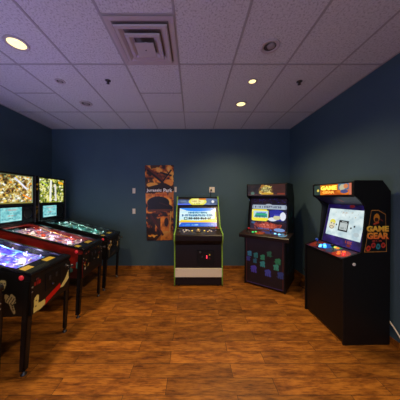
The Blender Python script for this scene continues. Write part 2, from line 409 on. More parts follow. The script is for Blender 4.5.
# ------------------------------------------------------------------ wall fittings and poster
def px(x, y, Y): return ((x-192.5)/193*Y, EYE+(197-y)/193*Y)
def plate(x, y, lab, kind, w=.062, h=.112):
    X, Z = px(x, y, BACK)
    t = thing('light_switch' if kind == 's' else 'wall_outlet', lab, 'switch' if kind == 's' else 'outlet', (X, BACK-.001, Z))
    B().box(-w/2, w/2, -.006, 0, -h/2, h/2, .002).build('cover_plate', M['cream'], t)
    if kind == 's':
        B().box(-.011, .011, -.013, -.006, -.022, .022, .002).build('rocker', M['white'], t)
    else:
        for s in (-1, 1): B().box(-.016, .016, -.009, -.006, s*.026-.016, s*.026+.016, .003).build('socket', M['white'], t)
    return t
plate(134, 190.8, 'upper of two cream switch plates left of the poster', 's')
plate(134, 211.2, 'lower of two cream switch plates left of the poster', 's')
plate(175.6, 189.5, 'cream switch plate touching the right edge of the poster', 's', .045)
X, Z = px(212, 189.8, BACK)
plate(212, 189.8, 'cream wall outlet above the green edged arcade machine', 'o', .115, .115)
t = thing('power_cord', 'black power cord plugged into the outlet, dropping behind the green edged machine', 'cord', (X-.02, BACK-.012, Z-.012))
B().box(-.016, .016, -.03, 0, -.012, .018, .004).build('plug', M['rubber'], t)
B().tube([(0, -.02, -.01), (-.004, -.026, -.04), (-.012, -.018, -.09), (-.02, -.008, -.20), (-.03, -.006, -.45), (-.03, -.006, -1.2)], .004).build('cable', M['rubber'], t)

pc = Canvas(84, 220); pc.mottle(5, 14, 11, [(0, (.05, .03, .025)), (.28, (.22, .10, .05)), (.42, (.70, .32, .08)), (.56, (1, .60, .16)), (1, (1, .86, .42))])
pc.put((pc.noise(4, 10, 5) > .56) & (pc.V > .62), (.15, .06, .04), .75)
pc.line(.02, .98, .6, .80, .020, (.45, .16, .06)); pc.line(.1, .93, .95, .66, .014, (.12, .04, .03)); pc.line(.9, .93, .5, .72, .010, (.10, .05, .03))
pc.line(.55, .9, .9, .86, .012, (.08, .04, .03)); pc.ell(.82, .76, .16, .05, (.95, .58, .18)); pc.ell(.25, .74, .2, .03, (1, .70, .24))
pc.poly([(0, .70), (.35, .735), (.7, .76), (1, .70), (1, .66), (0, .62)], (.14, .06, .04))
pc.put((pc.V > .56) & (pc.V < .63) & (pc.noise(9, 20, 3) > .4), (.95, .55, .16), .8); pc.words(.28, .59, .82, .62, (.72, .16, .08), 3)
pc.ell(.45, .50, .40, .085, (.06, .035, .04)); pc.poly([(.05, .42), (.12, .52), (.35, .59), (.7, .52), (.98, .44), (.95, .40), (.1, .38)], (.07, .04, .045))
pc.line(.1, .40, .95, .40, .012, (.40, .20, .09)); pc.line(.5, .5, .8, .46, .008, (.22, .10, .10))
pc.put((pc.V < .36) & (pc.U < .52) & (pc.noise(5, 14, 8) > .38), (.10, .045, .035), .85)
pc.rect(.55, .12, .86, .32, (1, .55, .12), .65); pc.ell(.74, .24, .08, .06, (.22, .10, .04)); pc.line(.9, .38, .86, .10, .008, (1, .75, .3))
pc.poly([(.35, .0), (.6, .1), (1, .12), (1, 0)], (.95, .58, .16), .6); pc.line(.2, .32, .6, .08, .015, (.30, .10, .05))
x0, zt = px(145.6, 165.2, BACK); x1, zb = px(173.8, 240.5, BACK)
t = thing('wall_poster', 'tall narrow brown and orange poster with white title hung on the back wall', 'poster', (x0, BACK-.008, zb))
W, H = x1-x0, zt-zb
pc.panel('printed_sheet', ((.03, 0, 0), (W-.012, 0, .015), (-.012, 0, H-.005), (W, 0, H)), M['print'], t, .003,
         lambda U, V: np.concatenate([.006*np.sin(V*14)*(U > .5)*0+0*V, -.005-.005*np.sin(V*11+U*2), 0*V], -1))
M['poster_white'] = mat('white_print', (.95, .92, .88), .5, vary=.05)
_, zw = px(0, 190.8, BACK)
lettering('title_lettering', 'Jurassic', M['poster_white'], (.022, -.016, zw-zb-.036), (1, 0, 0), (0, 0, 1), .325, .080, t, .002, .03)
lettering('title_lettering', 'Park', M['poster_white'], (.385, -.016, zw-zb-.030), (1, 0, 0), (0, 0, 1), .19, .080, t, .002, .03)

# white cord by the right wall
B_ = B().tube([(2.06, 2.06, .262), (2.06, 2.02, .232), (2.06, 1.97, .193), (2.06, 1.916, .137), (2.057, 1.85, .06), (2.05, 1.77, .012), (2.045, 1.6, .008), (2.05, 1.3, .008)], .0075)
tag(B_.build('power_cord', M['cream']), 'cream cord trailing down the right wall behind the near arcade machine', 'cord')
# ------------------------------------------------------------------ pinball machines
def bulb_mat(col):
    k = tuple(col)
    if k not in M['bulb']: M['bulb'][k] = mat('lit_bulb', tuple(c*.5 for c in col), .4, emit=col, es=2.0, vary=.05)
    return M['bulb'][k]
HW = .262
def ftop(y): return .85+.25*y
SLOPE = math.atan(.25)
def pinball(x0, yc, lab, side_m, front_c, side_c, trans_c, lcd_c, field_c, box_c, light_cols, energy, plast, seed, redbody=False):
    t = thing('pinball_machine', lab, 'pinball machine', (x0, yc, 0), PI/2)
    b = B()
    prof = [(0, .5), (0, .85), (1.08, 1.12), (1.36, 1.12), (1.36, .45)]
    b.prism(prof, -HW, -HW+.018); b.prism(prof, HW-.018, HW)
    b.box(-HW+.018, HW-.018, 0, .02, .5, .845); b.box(-HW+.018, HW-.018, 1.34, 1.36, .455, 1.115)
    b.hexa([(-HW+.018, .02, .505), (HW-.018, .02, .505), (HW-.018, 1.34, .46), (-HW+.018, 1.34, .46)], [(-HW+.018, .02, .52), (HW-.018, .02, .52), (HW-.018, 1.34, .475), (-HW+.018, 1.34, .475)])
    b.box(-HW+.018, HW-.018, 1.08, 1.34, 1.10, 1.118)
    b.build('cabinet', side_m, t)
    # side and front prints
    side_c.panel('side_decal', ((-HW-.0025, 1.35, .455), (-HW-.0025, .004, .504), (-HW-.0025, 1.35, 1.11), (-HW-.0025, .004, .842)), M['print'], t)
    side_c.panel('side_decal', ((HW+.0025, .004, .504), (HW+.0025, 1.35, .455), (HW+.0025, .004, .842), (HW+.0025, 1.35, 1.11)), M['print'], t)
    front_c.panel('front_decal', ((-HW+.004, -.0025, .504), (HW-.004, -.0025, .504), (-HW+.004, -.0025, .842), (HW-.004, -.0025, .842)), M['print'], t)
    # rails, lock bar, glass
    for s in (-1, 1):
        x = s*(HW-.012)
        B().hexa([(x-.017, -.004, ftop(0)), (x+.017, -.004, ftop(0)), (x+.017, 1.079, ftop(1.079)), (x-.017, 1.079, ftop(1.079))],
                 [(x-.015, -.004, ftop(0)+.013), (x+.015, -.004, ftop(0)+.013), (x+.015, 1.079, ftop(1.079)+.013), (x-.015, 1.079, ftop(1.079)+.013)]).build('side_rail', M['black_gloss'], t)
    B().prism([(-.012, .835), (-.014, .86), (-.004, .874), (.06, .886), (.062, .862), (.0, .848)], -HW-.006, HW+.006, .003).build('lockdown_bar', M['black_gloss'], t)
    gy0, gy1 = .062, 1.078
    B().hexa([(-HW+.006, gy0, ftop(gy0)+.001), (HW-.006, gy0, ftop(gy0)+.001), (HW-.006, gy1, ftop(gy1)+.001), (-HW+.006, gy1, ftop(gy1)+.001)],
             [(-HW+.006, gy0, ftop(gy0)+.004), (HW-.006, gy0, ftop(gy0)+.004), (HW-.006, gy1, ftop(gy1)+.004), (-HW+.006, gy1, ftop(gy1)+.004)]).build('glass', M['glass'], t)
    D = .058
    iw = HW-.02
    pf = field_c.panel('playfield', ((-iw, .03, ftop(.03)-D), (iw, .03, ftop(.03)-D), (-iw, 1.075, ftop(1.075)-D), (iw, 1.075, ftop(1.075)-D)), M['field'], t, .008)
    def on(x, y, h=0): return (x, y-h*.24, ftop(y)-D+h)
    TR = Matrix.Rotation(SLOPE, 4, 'X')
    # apron and cards
    B().hexa([(-iw, .045, ftop(.045)-D+.002), (iw, .045, ftop(.045)-D+.002), (iw, .215, ftop(.215)-D+.002), (-iw, .215, ftop(.215)-D+.002)],
             [(-iw, .045, ftop(.045)-.020), (iw, .045, ftop(.045)-.020), (iw, .20, ftop(.20)-.020), (-iw, .20, ftop(.20)-.020)]).build('apron', M['black_gloss'], t)
    for s in (-1, 1):
        xx = s*.145
        B().hexa([(xx-.065, .095, ftop(.095)-.0195), (xx+.065, .095, ftop(.095)-.0195), (xx+.065-(s > 0)*.015, .175, ftop(.175)-.0195), (xx-.065+(s < 0)*.015, .175, ftop(.175)-.0195)],
                 [(xx-.065, .095, ftop(.095)-.017), (xx+.065, .095, ftop(.095)-.017), (xx+.065-(s > 0)*.015, .175, ftop(.175)-.017), (xx-.065+(s < 0)*.015, .175, ftop(.175)-.017)]).build('instruction_card', M['yellow'], t)
    # flippers, slingshots, bumpers
    for s in (-1, 1):
        p, q = Vector(on(s*.10, .30, .012)), Vector(on(s*.03, .27, .012))
        fl = B().tube([p, p.lerp(q, .5), q], .009, 10).build('flipper', plast[0], t)
        a, b_, c = on(s*.17, .33, .016), on(s*.12, .36, .016), on(s*.17, .46, .016)
        B().tube([a, b_, c, a], .006, 6).build('slingshot', plast[1], t)
    r = random.Random(seed)
    for (x, y) in ((-.08, .78), (.06, .82), (-.01, .70)):
        B().lathe([(.022, 0), (.02, .02), (.032, .026), (.034, .034), (.022, .042), (0, .044)], 16, on(x, y), mat4=TR).build('bumper', plast[r.randrange(3)], t)
    # ramps
    for s, ph in ((-1, 0), (1, .4)):
        pts = [on(s*(.21-.05*math.sin(k/12*PI+ph)), .45+.5*k/12, .012+.028*min(1, k/5)) for k in range(13)]
        B().tube(pts, .006, 6).build('wire_ramp', plast[2], t)
    # targets and plastics
    for k in range(9):
        x, y = r.uniform(-.2, .2), r.uniform(.42, 1.0); w = r.uniform(.02, .05); h = r.uniform(.006, .02)
        a = r.uniform(0, PI); ca, sa = math.cos(a), math.sin(a)
        q = [on(x+ca*u-sa*v_, y+sa*u+ca*v_, .024) for u, v_ in ((-w, -h), (w, -h), (w*.6, h), (-w*.5, h*1.3))]
        B().hexa(q, [(p[0], p[1], p[2]+.004) for p in q]).build('plastic_guard', plast[r.randrange(3)], t)
    # bulbs along both sides and across the field
    k = 0
    for (x, y) in [(s*.225, .30+.155*i) for i in range(5) for s in (-1, 1)]+[(-.1, 1.04), (.1, 1.04)]:
        col = light_cols[k % len(light_cols)]; k += 1
        B().lathe([(0, .022), (.006, .017), (.008, .010), (.006, 0)], 8, on(x, y), mat4=TR).build('bulb', bulb_mat(col), t)
    for k, (x, y) in enumerate(((-.12, .36), (.12, .40), (-.12, .62), (.12, .66), (-.12, .90), (.12, .94))):
        point(t, on(x, y, .045), energy, light_cols[k % len(light_cols)], .03)
    # buttons, coin door
    for s in (-1, 1):
        B().lathe([(.021, 0), (.021, .006), (.014, .012), (0, .013)], 14, (s*(HW+.002), .075, .832), 'x' if s > 0 else '-x').build('flipper_button', M['flipred'], t)
    cd = B().box(-.10, .12, -.008, -.0025, .635, .80, .003).build('coin_door', M['black'], t)
    for s in (-1, 1):
        B().box(s*.045-.012, s*.045+.012, -.012, -.008, .72, .765, .002).build('coin_slot', M['dark_steel'], cd)
    B().lathe([(.012, 0), (.012, .006), (0, .007)], 12, (0, -.008, .665), '-y').build('lock', M['dark_steel'], cd)
    B().lathe([(.014, 0), (.014, .008), (.009, .012), (0, .012)], 12, (-.195, -.0025, .79), '-y').build('start_button', M['dimred'], t)
    if x0 > -1.41: B().lathe([(.022, 0), (.020, .006), (.007, .008), (.007, .05), (.018, .055), (.016, .075), (0, .078)], 14, (.20, -.0025, .775), '-y').build('plunger', M['dark_steel'], t)
    # legs
    for sy, (yt, yb) in ((-1, (.010, .055)), (1, (1.345, 1.35))):
        for s in (-1, 1):
            xt, xb = s*(HW+.006), s*(HW+.016); zt_ = .80 if sy < 0 else .74
            o_ = 1 if sy < 0 else -1
            leg = B()
            for (ax, ay) in ((.055, .010), (.010, .055)):       # an L section
                def quad(X, Y, z, k):
                    x_a, x_b = X+s*.004, X-s*ax*k
                    y_a, y_b = Y-o_*.014, Y-o_*.014+o_*(ay if ay > .02 else .010)*(k if ay > .02 else 1)
                    q = [(x_a, y_a, z), (x_b, y_a, z), (x_b, y_b, z), (x_a, y_b, z)]
                    return q
                leg.hexa(quad(xb, yb, .035, .75), quad(xt+s*(.004), yt-o_*.0, zt_, 1))
            leg = leg.build('leg', M['leg'], t)
            B().lathe([(.024, .0), (.024, .008), (.010, .016), (.008, .05), (0, .05)], 14, (xb-s*.012, yb+o_*.0, 0)).build('foot', M['dark_steel'], leg)
            for zz in (.74, .70):
                f = (zz-.035)/(zt_-.035); yy = yb+(yt-yb)*f-o_*.015
                B().lathe([(.008, 0), (.008, .004), (0, .006)], 8, (xt-s*.022, yy, zz-(.0 if sy < 0 else .06)), '-y' if sy < 0 else '-y', mat4=None if sy < 0 else Matrix.Rotation(-PI/2, 4, 'X')).build('bolt', M['steel'], leg)
    # backbox
    bw = .325
    b = B(); b.box(-bw, -bw+.02, 1.085, 1.36, 1.125, 1.87); b.box(bw-.02, bw, 1.085, 1.36, 1.125, 1.87)
    b.box(-bw+.02, bw-.02, 1.085, 1.36, 1.85, 1.87); b.box(-bw+.02, bw-.02, 1.34, 1.36, 1.125, 1.85); b.box(-bw+.02, bw-.02, 1.10, 1.34, 1.125, 1.145)
    b.box(-bw+.02, bw-.02, 1.085, 1.11, 1.405, 1.435)
    bb = b.build('backbox', M['black'], t)
    trans_c.panel('translite', ((-bw+.028, 1.10, 1.437), (bw-.028, 1.10, 1.437), (-bw+.028, 1.10, 1.846), (bw-.028, 1.10, 1.846)), M['translite'], t, .004)
    sp = B().box(-bw+.021, bw-.021, 1.098, 1.115, 1.147, 1.404, .002).build('speaker_panel', M['black_gloss'], t)
    lcd_c.panel('display_screen', ((-.215, 1.095, 1.19), (.10, 1.095, 1.19), (-.215, 1.095, 1.382), (.10, 1.095, 1.382)), M['screen'], sp, .002)
    B().lathe([(.072, 0), (.072, .004), (.06, .006), (.02, .003), (0, .004)], 20, (.205, 1.0975, 1.28), '-y').build('speaker_grille', M['black'], sp)
    box_c.panel('backbox_decal', ((-bw-.0025, 1.355, 1.13), (-bw-.0025, 1.09, 1.13), (-bw-.0025, 1.355, 1.865), (-bw-.0025, 1.09, 1.865)), M['print'], t)
    for s in (-1, 1): B().box(s*bw-.006, s*bw+.006, 1.076, 1.0845, 1.13, 1.87, .002).build('edge_trim', M['dark_steel'], t)
    return t

def lcd_canvas(seed, red=True):
    c = Canvas(72, 46, (.50, .78, .80)); c.mottle(5, 4, seed, [(0, (.30, .62, .66)), (.5, (.50, .80, .82)), (1, (.68, .92, .90))])
    c.words(.25, .78, .75, .87, (.80, .45, .42), seed); c.words(.15, .58, .85, .64, (.25, .55, .62), seed+1)
    c.words(.3, .40, .7, .46, (.75, .45, .42), seed+2); c.words(.1, .2, .9, .26, (.25, .52, .58), seed+3); c.rect(.04, .06, .96, .09, (.9, 1, .98))
    return c
def field_canvas(seed, stops, cols, k=120, rmax=.022):
    c = Canvas(64, 128); c.mottle(7, 14, seed, stops); c.spatter(k, seed, cols, .006, rmax)
    for i in range(8): c.ell(.5+.07*((i % 2)*2-1)*(i//2), .32+.02*i, .022, .011, cols[i % len(cols)])
    return c
def trans_canvas(seed, stops, cols, beam):
    c = Canvas(128, 84); c.mottle(12, 9, seed, stops); c.spatter(330, seed, cols, .010, .045, (0, 0, 1, 1), 1.3)
    for b_ in beam: c.line(*b_)
    return c
def dark_side(seed, cols, box, n=30):
    c = Canvas(150, 60, (.035, .03, .035)); c.spatter(n, seed, cols, .01, .05, box); return c

# near purple machine: black side with a grey figure
s1 = Canvas(220, 70, (.05, .045, .05))
def sp_(x, y):                           # photograph position on the near side of the first machine -> canvas
    d = -((x-192.5)/193*1.665+1.40); z = EYE+(197-y)/193*1.665
    lo = .504-.0362*d; hi = .842+.199*d
    return 1-d/1.35, (z-lo)/(hi-lo)
def spoly(pts, c): s1.poly([sp_(*p) for p in pts], c)
PALE = (.72, .68, .50)
spoly([(0.2, 280.5), (4, 280.3), (6.2, 282), (6, 285), (4.8, 288.5), (3.2, 290.8), (.8, 290), (-1, 286)], PALE)
spoly([(3.8, 283), (5.6, 283.2), (5.2, 284.4), (3.8, 284.2)], (.08, .07, .06)); spoly([(.6, 283), (2.2, 283), (2.2, 284.2), (.6, 284.2)], (.08, .07, .06)); spoly([(2, 287.4), (4.4, 287.2), (3.6, 288.4), (2.2, 288.2)], (.12, .09, .07)); spoly([(2.4, 284), (3.2, 284), (3.4, 286.4), (2.4, 286.2)], (.35, .3, .22))
spoly([(5, 294), (9, 296), (12, 294), (15.4, 297.5), (16, 303), (13.4, 305), (15.6, 312.5), (14, 314), (10.5, 308), (9.5, 304), (5.5, 302), (4.8, 298)], (.66, .60, .44))
for k in range(4): spoly([(5.5+2.2*k, 301.5+1.4*k), (10+2.0*k, 295+1.5*k), (10.7+2.0*k, 295.4+1.5*k), (6.3+2.2*k, 302+1.4*k)], (.10, .08, .07))
spoly([(11, 304), (12, 304), (14, 311), (13, 311)], (.10, .08, .07)); spoly([(-2, 293), (3, 295), (2, 303), (-3, 305)], (.20, .19, .18)); spoly([(-1, 307), (1, 306.6), (1.4, 309), (-1, 309.2)], (.8, .78, .85)); spoly([(-1, 313.6), (1, 313.4), (1.2, 315), (-1, 315.2)], (.9, .9, .9))
s1.spatter(18, 4, [(.4, .37, .3), (.3, .27, .25), (.55, .2, .15)], .02, .07, (.1, .1, .6, .8))
f1 = Canvas(96, 64, (.045, .035, .04))
f1.poly([(.05, .02), (.07, .38), (.13, .44), (.17, .40), (.155, .20), (.30, .18), (.34, .06), (.2, .0)], (.92, .86, .50)); f1.poly([(.3, .02), (.33, .20), (.70, .36), (.74, .22)], (.80, .07, .06))
f1.poly([(.70, .22), (.86, .40), (.97, .62), (.975, .34), (.80, .18)], (.92, .87, .56)); f1.words(.07, .70, .24, .80, (.72, .10, .09), 2); f1.ell(.10, .16, .012, .02, (.2, .15, .1)); f1.ell(.11, .30, .012, .02, (.2, .15, .1))
t1 = trans_canvas(3, [(0, (.15, .1, .3)), (.5, (.4, .3, .8)), (1, (.9, .8, 1))], [(.9, .9, 1), (.3, .3, .9), (.8, .3, .8)], [])
p1 = field_canvas(21, [(0, (.12, .10, .45)), (.4, (.30, .26, .78)), (.62, (.48, .44, .92)), (.85, (.75, .75, 1)), (1, (1, 1, 1))],
                  [(1, 1, 1), (.9, .95, 1), (.5, .8, .9), (.22, .18, .65), (.12, .10, .35), (.3, .8, .8), (.75, .6, 1), (.10, .08, .3)], 260)
p1.rect(.70, .35, 1, 1, (.22, .18, .72), .65)
blk = mat('blue_white_plastic', (.55, .62, .95), .3, vary=.05); vio = mat('violet_plastic', (.30, .22, .80), .3, vary=.05); cyn = mat('cyan_plastic', (.2, .65, .85), .3, vary=.05)
b1 = Canvas(20, 60, (.05, .04, .06)); b1.spatter(20, 3, [(.4, .3, .6), (.2, .2, .4)], .02, .06)
pinball(-1.40, 1.93, 'nearest full pinball machine with violet lit playfield and grey figure on its black side', M['black'], f1, s1, t1, lcd_canvas(5), p1, b1,
        [(.42, .38, 1), (.65, .62, 1), (.52, .40, 1)], 1.7, (M['white'], blk, cyn), 7)

# middle machine: red side
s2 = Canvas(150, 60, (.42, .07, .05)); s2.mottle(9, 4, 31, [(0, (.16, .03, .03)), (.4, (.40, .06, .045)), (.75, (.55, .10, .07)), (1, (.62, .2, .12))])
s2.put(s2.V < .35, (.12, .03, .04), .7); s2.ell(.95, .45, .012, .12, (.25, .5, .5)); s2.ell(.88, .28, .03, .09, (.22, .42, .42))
f2 = Canvas(96, 64, (.05, .03, .03)); f2.spatter(16, 5, [(.85, .68, .36), (.7, .18, .12), (.5, .2, .12)], .02, .055, (.02, .1, .98, .9))  # gold flecks stand for glints, painted into the front print
f2.ell(.1, .3, .03, .05, (.75, .7, .6)); f2.ell(.1, .5, .03, .05, (.55, .12, .08))
t2 = trans_canvas(41, [(0, (.10, .08, .05)), (.3, (.38, .27, .10)), (.5, (.74, .60, .25)), (.7, (.90, .84, .55)), (1, (1, 1, .90))],
                  [(1, .90, .4), (.95, .62, .12), (.45, .25, .10), (1, 1, .92), (.78, .74, .80), (.35, .32, .16), (.50, .58, .42), (.12, .09, .07), (.15, .12, .08), (.90, .92, .85), (.55, .50, .30)],
                  [(.50, .88, .78, .55, .030, (.85, .86, .95)), (.6, .78, .82, .52, .030, (.95, .95, 1)), (.72, .30, .95, .15, .03, (1, .6, .12)), (.9, .7, .99, .75, .02, (1, .65, .15))])
t2.rect(0, 0, 1, .05, (.55, .52, .25)); t2.rect(0, .96, 1, 1, (.35, .38, .25)); t2.rect(.965, 0, 1, 1, (.55, .62, .50))
p2 = field_canvas(22, [(0, (.16, .10, .18)), (.35, (.42, .32, .48)), (.6, (.66, .56, .74)), (.85, (.9, .85, .9)), (1, (1, 1, 1))],
                  [(1, 1, .95), (.95, .3, .2), (1, .85, .4), (.85, .2, .2), (.45, .35, .75), (1, .95, .85), (.10, .06, .08), (.25, .5, .35), (.08, .05, .08)], 260)
redp = mat('clear_red_plastic', (.75, .10, .06), .3, vary=.05); orp = mat('orange_plastic', (.85, .42, .10), .3, vary=.05)
b2 = Canvas(20, 60, (.05, .04, .04)); b2.spatter(16, 13, [(.5, .4, .12), (.4, .2, .06)], .02, .06)
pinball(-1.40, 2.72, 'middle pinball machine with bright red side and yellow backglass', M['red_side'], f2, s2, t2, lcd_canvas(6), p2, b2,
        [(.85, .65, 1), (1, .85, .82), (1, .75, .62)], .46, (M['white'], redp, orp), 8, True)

# far machine: teal light
s3 = dark_side(17, [(.3, .25, .12), (.12, .3, .3), (.4, .12, .08)], (.1, .1, .9, .9)); f3 = Canvas(96, 64, (.04, .035, .035))
for (u, v_) in ((.12, .55), (.3, .68), (.5, .62), (.75, .5)): f3.ring(u, v_, .06, .10, .24, (.95, .80, .48))  # gold rings are glints put into the print colour
f3.line(.8, .3, .93, .85, .02, (.5, .45, .25)); f3.line(.3, .1, .6, .2, .015, (.45, .35, .2)); f3.ell(.2, .8, .03, .05, (.95, 1, .9)); f3.line(.1, .1, .15, .5, .02, (.5, .4, .2))
t3 = trans_canvas(43, [(0, (.08, .12, .04)), (.3, (.30, .38, .10)), (.5, (.62, .65, .18)), (.7, (.90, .88, .45)), (1, (1, 1, .9))],
                  [(.92, .9, .4), (.42, .48, .18), (.10, .13, .05), (1, 1, .95), (.08, .09, .06), (.85, .85, .75), (.12, .15, .06), (.35, .42, .12)],
                  [(.45, .9, .42, .1, .06, (.95, .95, .92)), (.62, .75, .66, .1, .05, (.92, .90, .88)), (.52, .85, .55, .3, .03, (.15, .12, .12)), (.78, .88, .95, .84, .05, (1, .72, .12)), (.1, .85, .3, .7, .03, (.8, .9, .3))])
p3 = field_canvas(23, [(0, (.06, .22, .22)), (.4, (.16, .42, .40)), (.7, (.35, .65, .62)), (1, (.85, 1, .95))],
                  [(.8, 1, .95), (.3, .6, .55), (.1, .3, .3), (.5, .85, .8), (.05, .15, .15), (.6, .5, .2)], 140)
tl = mat('teal_plastic', (.18, .55, .50), .3, vary=.05); gn = mat('pale_green_plastic', (.5, .8, .7), .3, vary=.05)
b3 = Canvas(24, 70, (.05, .045, .03)); b3.spatter(40, 9, [(.75, .6, .15), (.5, .4, .1), (.3, .22, .08)], .02, .06)
pinball(-1.40, 3.44, 'farthest pinball machine in the row, teal lit playfield and green yellow backglass', M['black'], f3, s3, t3, lcd_canvas(7), p3, b3,
        [(.55, .95, .88), (.70, 1, .92), (.60, .92, .95)], .28, (M['white'], tl, gn), 9, True)

# the one nearest the camera, of which only a leg shows
p4 = field_canvas(24, [(0, (.15, .12, .5)), (.5, (.4, .35, .9)), (1, (.9, .9, 1))], [(1, 1, 1), (.5, .4, 1), (.2, .2, .6)], 60)
pinball(-1.425, 1.18, 'pinball machine at the left picture edge of which only a black front leg shows', M['black'], Canvas(30, 20, (.05, .04, .05)), Canvas(30, 20, (.05, .045, .05)),
        trans_canvas(44, [(0, (.1, .1, .2)), (1, (.7, .6, .9))], [(.5, .4, .9), (.9, .9, 1)], []), lcd_canvas(8), p4, Canvas(10, 20, (.05, .04, .06)),
        [(.50, .40, 1), (.70, .62, 1)], 5, (M['white'], blk, vio), 10)

# ------------------------------------------------------------------ arcade machines
def button(name, parent, x, y, z, m, tilt=0, r=.016, h=.010):
    return B().lathe([(r*1.25, 0), (r*1.25, h*.4), (r, h*.4), (r*.9, h), (0, h*1.1)], 14, (x, y, z), mat4=Matrix.Rotation(tilt, 4, 'X')).build(name, m, parent)
def joystick(parent, x, y, z, m, tilt=0):
    j = B().lathe([(.026, 0), (.026, .004), (.006, .006), (.006, .055), (0, .055)], 14, (x, y, z), mat4=Matrix.Rotation(tilt, 4, 'X')).build('joystick', M['dark_steel'], parent)
    up = Matrix.Rotation(tilt, 4, 'X') @ Vector((0, 0, .066))
    prof = [(.018*math.sin(PI*k/8), -.018*math.cos(PI*k/8)) for k in range(9)]
    B().lathe(prof, 14, (x+up.x, y+up.y, z+up.z)).build('ball_knob', m, j)
    return j

# ---- middle: green edged machine
t = thing('arcade_machine', 'wide black arcade machine with lime green edges against the back wall', 'arcade machine', (.103, 3.31, 0), 0)
hw = .41
prof = [(0, .02), (0, .0), (.72, 0), (.74, 1.50), (.70, 1.53), (.62, 1.53), (.585, 1.505), (.545, 1.375), (.505, 1.335), (.27, .965), (-.04, .895), (-.055, .87), (-.05, .80), (.035, .70)]
for s in (-1, 1):
    sp = B().prism(prof, s*hw-.009, s*hw+.009).build('side_panel', M['black'], t)
    edge = [(s*hw, y, z) for y, z in [(-.002, .012), (.033, .70), (-.052, .80), (-.057, .87), (-.042, .898), (.268, .968), (.503, 1.338), (.543, 1.378), (.583, 1.507), (.618, 1.533), (.70, 1.533)]]
    fine = []
    for a, b_ in zip(edge, edge[1:]):
        fine += [tuple(Vector(a).lerp(Vector(b_), k/4)) for k in range(4)]
    B().tube(fine+[edge[-1]], .0125, 8).build('edge_molding', M['green'], sp)
iw = hw-.010
B().prism([(.01, .02), (.045, .70), (.055, .70), (.70, .70), (.70, .02)], -iw, iw).build('lower_body', M['maroon'], t)
# control deck
B().prism([(-.042, .79), (-.045, .868), (-.03, .885), (.265, .952), (.265, .905), (.055, .705), (.045, .705)], -iw, iw).build('control_deck', M['maroon'], t)
dc = Canvas(110, 46, (.13, .07, .06)); dc.mottle(24, 10, 55, [(0, (.05, .03, .03)), (.5, (.14, .09, .07)), (1, (.36, .25, .18))])
dc.ring(.5, .55, .16, .34, .10, (.32, .30, .12)); dc.words(.72, .45, .92, .55, (.45, .18, .12), 4); dc.words(.06, .2, .3, .28, (.35, .2, .12), 4); dc.rect(.78, .93, 1, 1, (.75, .55, .15)); dc.rect(0, .93, .15, 1, (.45, .5, .12))
dc.panel('deck_overlay', ((-iw+.004, -.028, .8875), (iw-.004, -.028, .8875), (-iw+.004, .26, .9535), (iw-.004, .26, .9535)), M['print'], t, .001)
dz = lambda y: .8938+(y)*.2272
TL = math.atan(.2272)
for x, y in ((-.25, .09), (-.22, .13), (-.19, .165), (-.16, .13), (-.22, .185), (-.27, .165)): button('button', t, x, y, dz(y), M['white'], TL, .013)
for x, y in ((.17, .10), (.20, .15), (.23, .12)): button('button', t, x, y, dz(y), M['white'] if x > .18 else M['gold'], TL, .012)
button('button', t, -.11, .14, dz(.14), M['yellowlit'], TL, .012); button('button', t, .11, .14, dz(.14), M['yellowlit'], TL, .012)
tb = B().lathe([(.055, 0), (.055, .006), (.042, .010), (.040, .006), (0, .006)], 20, (0, .12, dz(.12)), mat4=Matrix.Rotation(TL, 4, 'X')).build('trackball', M['dark_steel'], t)
B().lathe([(.036*math.sin(PI*k/10), -.036*math.cos(PI*k/10)) for k in range(11)], 18, (0, .115, dz(.12)+.012)).build('ball', M['gold'], tb)
joystick(t, -.33, .13, dz(.13), M['black'], TL); joystick(t, .32, .13, dz(.13), M['red'], TL)
# bezel, screen, marquee
B().prism([(.262, .954), (.30, .955), (.60, 1.30), (.60, 1.36), (.55, 1.362), (.50, 1.335)], -iw, iw).build('bezel', M['maroon'], t)
sc = Canvas(150, 84, (.80, .95, .98))
sc.mottle(5, 4, 61, [(0, (.68, .90, .96)), (.6, (.85, .97, .99)), (1, (.95, 1, 1))])
sc.rect(0, .84, 1, 1, (.10, .40, .88)); sc.ell(.5, .98, .48, .17, (.18, .55, .98)); sc.poly([(0, .80), (.2, .86), (0, .98)], (.85, .93, .95)); sc.poly([(1, .78), (.85, .86), (1, .97)], (.85, .93, .95))
sc.poly([(0, .22), (.05, .36), (.5, .30), (.95, .42), (1, .22)], (.97, .90, .35)); sc.rect(0, .22, 1, .28, (.98, .80, .12)); sc.poly([(.94, .3), (1, .3), (1, .8), (.97, .8)], (.95, .88, .30))
sc.rect(0, 0, 1, .21, (.12, .38, .86)); sc.poly([(0, .04), (.06, .2), (0, .2)], (.8, .9, .9)); sc.words(.1, .05, .9, .13, (.25, .62, .95), 8); sc.words(.36, .06, .52, .12, (.75, .95, 1), 8)
sc.rect(.26, .72, .72, .76, (.25, .62, .80)); sc.rect(.09, .58, .91, .62, (.22, .60, .80)); sc.words(.24, .69, .74, .79, (.02, .34, .56), 5); sc.words(.07, .54, .93, .66, (.02, .32, .56), 6)
sc.rect(.13, .36, .22, .50, (.12, .42, .5)); sc.rect(.15, .39, .20, .47, (.85, .95, .9)); sc.rect(.25, .41, .84, .45, (.35, .42, .45)); sc.words(.25, .37, .86, .49, (.08, .12, .14), 7)
def sline(f, off=.006):     # along the bezel slope
    y0, z0, y1, z1 = .262, .954, .50, 1.335
    n = Vector((0, -(z1-z0), (y1-y0))).normalized()
    return (y0+(y1-y0)*f+n.y*off, z0+(z1-z0)*f+n.z*off)
a, b_ = sline(.07), sline(.93)
W = .352
sc.panel('screen', ((-W, *a), (W, *a), (-W, *b_), (W, *b_)), M['screen'], t, .004)
